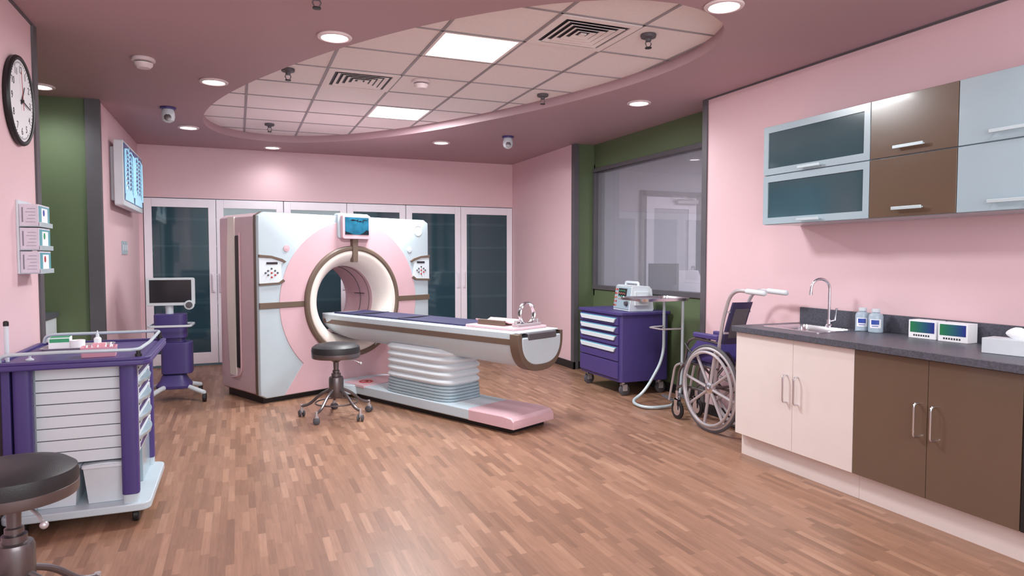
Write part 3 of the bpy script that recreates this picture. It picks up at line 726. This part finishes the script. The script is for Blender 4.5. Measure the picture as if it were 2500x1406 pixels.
for i in range(5):
    z=.34+.098*i
    d=MB().box(.25,.262,-.27,.29,z,z+.09).build('drawer','white',ct,.003)
    q=[[(.262,y,z+.085),(.262+.035*math.sin(PI*u),y,z+.078),(.262+.03*math.sin(PI*u),y,z+.055+.02*abs(u-.5)),(.262,y,z+.045)] for u,y in [(j/10,-.2+.42*j/10) for j in range(11)]]
    MB().loft(q).build('pull','greyblue',d)
    MB().box(.2615,.264,-.18,.2,z+.012,z+.035).build('drawer_label','purple',d)
MB().prism(rrect(-.325,.345,-.44,.44,.05),.83,.86).build('top_tray','purple',ct,.01,3)
MB().plate(rrect(-.325,.345,-.44,.44,.05),rrect(-.295,.315,-.41,.41,.04),.858,.872).build('tray_lip','purple',ct,.005)
MB().tube(fillet([(-.29,-.40,.86),(-.29,-.40,.905),(-.05,-.41,.91),(.29,-.40,.905),(.31,-.1,.91),(.31,.40,.918),(-.28,.40,.918),(-.29,.40,.87)],.05),.009,10).build('guard_rail','hub',ct)
for x,y,z in ((.31,.40,.918),(.29,-.40,.905)): MB().cyl((x,y,.86),(x,y,z-.005),.01).cyl((x,y,.87),(x,y,.885),.016).build('rail_post','black',ct)
MB().cyl((-.29,-.28,.86),(-.29,-.28,1.04),.010).build('corner_pole','white',ct); MB().lathe([(.001,1.035),(.012,1.035),(.012,1.055),(.007,1.06),(.001,1.06)],16,(-.29,-.28,0)).build('pole_cap','black',ct)
for i,(xc,lb) in enumerate(((-.10,'white waste bin on the left of the purple cart base, behind the stool'),(.12,'white waste bin on the right of the purple cart base'))):
    bn=thing('waste_bin',lb,'bin',(-.76+xc,4.24-.20,.1155),0,'white bins on the cart base')
    q=[[(sx_*w_,sy_*d_,z) for sx_,sy_ in ((-1,-1),(1,-1),(1,1),(-1,1))] for w_,d_,z in ((.082,.10,0),(.100,.125,.20),(.096,.118,.20),(.078,.092,.006))]
    MB().loft(q,wrap=False).build('bucket','bin',bn,.004)
    MB().plate(rrect(-.106,.106,-.132,.132,.015),rrect(-.095,.095,-.118,.118,.012),.187,.202).build('bucket_rim','white',bn,.002)
    q=[[(x,-.12+.24*j/8,.200+.010*math.cos(x/.12*PI/2)) for x in [-.10+.020*i2 for i2 in range(11)]]+[(x,-.12+.24*j/8,.197) for x in [.10-.020*i2 for i2 in range(11)]] for j in range(9)]
    MB().loft(q).build('lid','white',bn)
TZ=.8605
t=thing('instrument_tray','shallow grey instrument tray on the purple cart','tray',(-.82,4.34,TZ))
MB().loft([L_(rrect(-.15,.15,-.10,.10,.03),.0),L_(rrect(-.16,.16,-.11,.11,.03),.022),L_(rrect(-.165,.165,-.115,.115,.03),.023),L_(rrect(-.165,.165,-.115,.115,.03),.02),L_(rrect(-.155,.155,-.105,.105,.03),.019),L_(rrect(-.147,.147,-.097,.097,.03),.004)]).build('tray_body','steel',t)
MB().box(-.14,.14,-.09,.09,.003,.005).build('liner','greyblue',t)
t=thing('small_carton','small white and green carton on the purple cart tray','box',(-.91,4.36,TZ+.006),.1)
MB().box(-.05,.05,-.05,.05,0,.065).build('carton','paper',t,.002); MB().box(-.045,.045,-.0515,-.05,.04,.06).build('green_label','greenprint',t); MB().box(-.045,.045,-.045,.045,.065,.0665).build('green_lid','greenprint',t)
t=thing('tape_roll','white roll standing next to the small green carton','tape roll',(-.82,4.31,TZ+.006))
MB().lathe([(.015,0),(.035,0),(.036,.05),(.015,.05)],28,wrap=True).build('roll','paper',t); MB().lathe([(.016,.001),(.016,.049),(.013,.049),(.013,.001)],20,wrap=True).build('core','cream',t)
t=thing('dropper_bottle','small white dropper bottle on the cart tray','bottle',(-.74,4.40,TZ+.006))
MB().lathe([(.001,0),(.018,0),(.019,.045),(.011,.054),(.001,.054)],20).build('body','paper',t); MB().lathe([(.001,.054),(.009,.054),(.009,.066),(.004,.074),(.003,.09),(.001,.09)],16).build('nozzle','white',t)
t=thing('swab_box','open pink plastic box with supplies at the front of the purple cart','box',(-.67,4.02,TZ),.08)
b=MB(); b.loft([L_(rrect(-.075,.075,-.05,.05,.006),0),L_(rrect(-.08,.08,-.055,.055,.006),.05),L_(rrect(-.074,.074,-.049,.049,.005),.05),L_(rrect(-.07,.07,-.045,.045,.005),.006)]).build('tub','pinkbox',t)
for i in range(9): x=-.055+.014*i; MB().tube([(x,-.03+.01*(i%3),.012),(x+.01*(i%2),.01,.055+.004*(i%4))],.004,6).build('swab','paper',t)
MB().box(-.03,.03,.0,.035,.008,.065).build('pink_packet','pinkbox',t,.003)
t=thing('medicine_pump','small white pump head at the front left of the purple cart top','pump',(-.96,3.97,TZ))
MB().lathe([(.001,0),(.018,0),(.018,.006),(.006,.012),(.006,.025),(.014,.028),(.014,.034),(.001,.034)],20).build('pump_head','white',t)
# ---------------- monitor trolley ----------------
mt=thing('monitor_trolley','purple rolling trolley with a small screen by the left wall','trolley',(-.58,7.20,0),-.05)
for i,(x,y) in enumerate(((-.20,-.35),(.28,-.20),(.20,.28),(-.24,.22))):
    MB().tube(fillet([(0,0,.15),(x*.4,y*.4,.14),(x,y,.085)],.08),.022,10).build('foot_leg','white',mt)
    cs=MB().cyl((x,y,.05),(x,y,.10),.012).build('caster','white',mt)
    MB().lathe([(.001,-.018),(.034,-.018),(.04,-.012),(.04,.012),(.034,.018),(.001,.018)],20,(x,y,.04),'x').build('wheel','black',cs)
MB().loft([[(x,y+.0,z) for x,y in sup(a,b_,32,4)] for a,b_,z in ((.15,.14,.12),(.155,.145,.15),(.12,.11,.20),(.10,.09,.25))]).build('purple_foot','purple',mt,.006)
MB().prism([(.03+a,b_) for a,b_ in sup(.135,.11,32,5)],.26,.56).build('lower_housing','purple',mt,.008)
MB().prism([(a,.02+b_) for a,b_ in sup(.10,.08,32,5)],.2,.80).build('column','purple',mt,.006)
MB().prism([(-.02+a,b_) for a,b_ in sup(.14,.10,32,5)],.60,.83).build('upper_housing','purple',mt,.008)
MB().plate(rrect(-.20,.18,-.20,.13,.04),rrect(-.18,.16,-.18,.11,.03),.715,.735).build('grab_rail','white',mt,.004)
MB().cyl((-.03,.0,.82),(-.03,.0,.92),.035).build('screen_neck','white',mt)
mn_=MB().prism(rrect(-.22,.2,.91,1.175,.02),-.06,-.02,'xz').build('monitor','white',mt,.006)
MB().box(-.19,.17,-.063,-.058,.94,1.155).build('screen','screen',mn_)
MB().lathe([(.001,-.055),(.045,-.055),(.045,-.075),(.001,-.078)],24,(.15,0,.915),'y').build('knob_surround','white',mn_); MB().lathe([(.001,-.07),(.03,-.07),(.03,-.085),(.001,-.086)],20,(.15,0,.915),'y').build('knob','trim',mn_)
# ---------------- purple crash cart (right) ----------------
cc=thing('crash_cart','purple drawer cart carrying a defibrillator in the green recess','cart',(3.45,6.08,0),-PI/2)
MB().prism(rrect(-.42,.42,0,.56,.03),.14,.80).build('body','purple',cc,.006)
MB().prism(rrect(-.44,.44,-.02,.58,.03),.80,.83).build('top','purple',cc,.006)
for i,(z0,z1) in enumerate(((.70,.785),(.615,.695),(.50,.61),(.345,.495),(.17,.34))):
    d=MB().box(-.39,.39,-.018,0,z0+.003,z1-.003).build('drawer','purple',cc,.004)
    if i<4:
        zt=z1-.018
        MB().prism([(-.36,zt),(.36,zt),(.33,zt-.042),(-.33,zt-.042)],-.034,-.018,'xz').build('pull','white',d,.004)
        MB().box(-.37,.37,-.024,-.016,zt,zt+.008).build('teal_edge','cyan',d)
for x,y in ((-.36,.07),(.36,.07),(-.36,.49),(.36,.49)):
    cs=MB().cyl((x,y,.10),(x,y,.142),.018).box(x-.03,x-.024,y-.02,y+.03,.05,.12).box(x+.024,x+.03,y-.02,y+.03,.05,.12).box(x-.03,x+.03,y-.02,y+.03,.112,.118).build('caster','steel',cc)
    MB().lathe([(.001,-.018),(.045,-.018),(.056,-.012),(.056,.012),(.045,.018),(.001,.018)],24,(x,y+.01,.056),'x').build('wheel','rubber',cs)
df=thing('defibrillator','white and pale blue defibrillator monitor on the purple drawer cart','monitor',(3.60,5.90,.8305),-PI/2-.1)
q=[(-.005,0),(.26,0),(.27,.02),(.25,.22),(.22,.25),(.05,.26),(.03,.25)]
MB().loft([[(x,a,b_) for a,b_ in q] for x in (-.18,-.175,.175,.18)]).build('housing','white',df,.008)
sl=lambda u:(-.005+.035*u)
MB().prism([(sl(.0)-.006,.02),(sl(0)+.01,.02),(sl(.9)+.01,.24),(sl(.9)-.006,.24)],-.17,.17,'yz').build('front_panel','greyblue',df,.003)
MB().prism([(.002,.09),(.010,.09),(.026,.225),(.014,.225)],-.085,.10,'yz').build('screen','screen',df)
for i in range(4):
    z=.115+.028*i; pts=[(-.07+.012*j,.004+.012*(z-.09)/.135-.004,z+(.010 if j%4==1 else 0)) for j in range(13)]
    MB().tube(pts,.003,5).build('trace','greenprint' if i%2 else 'orange',df)
for i in range(10):
    x=-.15+.035*(i%2); z=.05+.04*(i//2); y0=-.012+.035*z/.26
    MB().box(x-.01,x+.01,y0-.006,y0+.012,z-.01,z+.01).build('button','orange' if i%3 else 'red',df,.002)
MB().lathe([(.001,-.03),(.022,-.03),(.025,-.01),(.025,.01),(.001,.01)],20,(.135,0,.08),'y').build('dial','trim',df)
MB().tube(fillet([(-.14,.12,.25),(-.14,.12,.285),(.14,.12,.285),(.14,.12,.25)],.03),.013).build('carry_handle','white',df)
MB().box(.18,.21,.05,.2,.06,.2).box(.205,.235,.08,.17,.10,.16).build('side_paddle','white',df,.006)
# ---------------- instrument stand ----------------
ms=thing('instrument_stand','pale tubular stand with a chrome tray behind the wheelchair','stand',(3.55,5.20,0))
MB().loft([L_(rrect(-.27,.22,-.2,.2,.06),.985),L_(rrect(-.28,.23,-.21,.21,.07),1.005),L_(rrect(-.285,.235,-.215,.215,.07),1.005),L_(rrect(-.28,.23,-.21,.21,.07),.98)],wrap=True).prism(rrect(-.275,.225,-.205,.205,.06),.982,.988).build('tray','chrome',ms)
MB().tube(fillet([(.17,.13,.98),(.17,.13,.42),(-.02,.16,.10),(-.17,.17,.02),(-.19,-.12,.02),(.16,-.13,.02),(.19,-.13,.3),(.19,-.13,.98)],.14,8),.014,12).build('tube_frame','hub',ms)
MB().tube(fillet([(.17,.13,.72),(-.02,.10,.72),(-.02,-.10,.72),(.19,-.13,.72)],.04),.008).build('cross_tube','steel',ms)
# ---------------- wheelchair ----------------
WR=.345
wc=thing('wheelchair','folded purple wheelchair parked beside the worktop end','wheelchair',(3.405,4.26,0))
WW=.27
for s,xw in ((-1,0),(1,WW)):
    wh=MB().torus(WR-.033,.016,(xw,0,WR),'x',56,8)
    for i in range(8):
        a=2*PI*i/8+.2; wh.tube([(xw,.03*math.cos(a),WR+.03*math.sin(a)),(xw,(WR-.035)*math.cos(a),WR+(WR-.035)*math.sin(a))],.012,8)
    wh=wh.build('rear_wheel','steel',wc)
    MB().torus(WR-.013,.013,(xw,0,WR),'x',64,8).build('tyre','rubber',wh)
    MB().lathe([(.001,-.02),(.03,-.02),(.045,-.01),(.045,.01),(.03,.02),(.001,.02)],24,(xw,0,WR),'x').lathe([(.001,-.03),(.012,-.03),(.012,.03),(.001,.03)],12,(xw,0,WR),'x').build('wheel_hub','chrome',wh)
    MB().torus(WR-.06,.012,(xw+s*.03,0,WR),'x',56,8).build('handrim','steel',wh)
    xf=xw-s*.035
    MB().tube(fillet([(xf,.0,.30),(xf,-.05,.62),(xf,-.10,.88),(xf,-.17,1.07),(xf,-.25,1.125),(xf,-.40,1.12)],.06),.014,10).build('back_tube','steel',wc)
    MB().tube([(xf,-.36,1.122),(xf,-.53,1.115)],.020,14).ball((xf,-.53,1.115),.020).build('push_grip','white',wc)
    MB().tube(fillet([(xf,-.05,.50),(xf,.36,.50),(xf,.44,.42),(xf,.47,.22)],.05),.011).tube(fillet([(xf,-.04,.30),(xf,.40,.30),(xf,.47,.26)],.04),.011).build('side_frame','gun',wc)
    MB().tube(fillet([(xf,-.07,.70),(xf,.22,.72),(xf,.33,.68),(xf,.36,.50)],.05),.010).build('arm_tube','gun',wc)
    MB().box(xf-.022,xf+.022,-.06,.24,.725,.765).build('armrest','purple',wc,.01,3)
    MB().prism([(-.04,.54),(.30,.54),(.30,.60),(.20,.70),(-.05,.70)],xf-.004,xf+.004,'yz').build('side_guard','purple',wc)
    MB().tube(fillet([(xf,.42,.48),(xf,.50,.45),(xf,.58,.14)],.04),.010).build('footrest_tube','steel',wc)
    MB().prism([(.54,.125),(.70,.15),(.70,.162),(.54,.137)],xf-.045 if s>0 else xf-.0,xf+.0 if s>0 else xf+.045,'yz').build('footplate','rubber',wc,.004)
    cf=MB().cyl((xf,.47,.165),(xf,.47,.24),.014).box(xf-.022,xf-.016,.44,.48,.075,.175).box(xf+.016,xf+.022,.44,.48,.075,.175).box(xf-.022,xf+.022,.44,.49,.165,.175).build('front_caster','chrome',wc)
    MB().lathe([(.05,-.012),(.07,-.012),(.08,-.006),(.08,.006),(.07,.012),(.05,.012)],28,(xf,.46,.08),'x',wrap=True).build('caster_tyre','black',cf)
    MB().lathe([(.001,-.01),(.05,-.01),(.05,.01),(.001,.01)],20,(xf,.46,.08),'x').build('caster_rim','chrome',cf)
    MB().tube([(xf-s*0,.22,.56),(xf+s*.02,.30,.62),(xf+s*.02,.34,.66)],.008).build('brake_lever','black',wc)
def brest(u0,u1,x0,x1,off,th):
    q=[]
    for i in range(9):
        u=u0+(u1-u0)*i/8; y=-.07-.09*u-.03*u*u+off; z=.70+.33*u
        X=[x0+(x1-x0)*j/10 for j in range(11)]; sg=lambda x:math.sin(PI*(x-.035)/(WW-.07))
        q.append([(x,y-.02*sg(x),z) for x in X]+[(x,y-th-.02*sg(x),z) for x in X[::-1]])
    return q
MB().loft(brest(0,1,.045,WW-.045,0,.018)).build('backrest','purpled',wc)
MB().loft(brest(.15,.85,.07,WW-.07,-.017,.006)).build('back_panel','rubber',wc)
for u in (.25,.75): MB().box(.03,WW-.03,-.105-.09*u,-.09-.09*u,.70+.33*u,.715+.33*u).build('back_strap','steel',wc)
q=[]
for i in range(9):
    y=-.03+.40*i/8; q.append([(x,y,.51+.12*math.sin(PI*(x-.035)/(WW-.07))) for x in [.035+(WW-.07)*j/8 for j in range(9)]]+[(x,y,.495+.12*math.sin(PI*(x-.035)/(WW-.07))) for x in [WW-.035-(WW-.07)*j/8 for j in range(9)]])
MB().loft(q).build('seat_sling','purpled',wc)
MB().tube([(.035,.1,.30),(WW-.035,.1,.50)],.010).tube([(WW-.035,.13,.30),(.035,.13,.50)],.010).build('cross_brace','gun',wc)
MB().tube([(0,0,WR),(WW,0,WR)],.010).build('axle','gun',wc)
# ---------------- office things ----------------
dk=thing('office_desk','desk seen through the recess window','desk',(4.72,6.15,0))
MB().box(-.5,.5,-.3,.3,.72,.75).build('desk_top','office',dk,.003); MB().box(-.48,-.45,-.28,.28,0,.72).box(.45,.48,-.28,.28,0,.72).box(-.45,.45,.2,.22,.3,.72).build('desk_frame','interior',dk,.003)
mo=thing('desktop_monitor','dark monitor on the desk behind the recess window','monitor',(4.42,6.35,.7505),-.3)
MB().box(-.17,.17,-.02,.02,.22,.55).build('screen_panel','trim',mo,.004); MB().box(-.1,.1,-.08,.08,0,.012).box(-.03,.03,-.0,.03,.012,.3).build('stand','trim',mo,.003)
oc=thing('office_chair','pale office chair back seen through the recess window','chair',(5.05,6.80,0),-.5)
MB().loft([[(x*w_,.0+y_*.03,z) for x,y_ in sup(1,1,24,4)] for w_,z in ((.17,.62),(.19,.7),(.19,.95),(.175,1.15),(.15,1.21))]).build('backrest','doorwhite',oc,.006)
MB().prism(sup(.20,.19,28,4),.44,.52).build('seat','doorwhite',oc,.01)
MB().cyl((0,0,.06),(0,0,.45),.03).tube([(0,.02,.5),(0,.05,.65)],.02).build('post','steel',oc)
for i in range(5):
    a=2*PI*i/5; MB().tube([(0,0,.09),(.26*math.cos(a),.26*math.sin(a),.05)],.02).ball((.26*math.cos(a),.26*math.sin(a),.026),.026).build('leg','steel',oc)
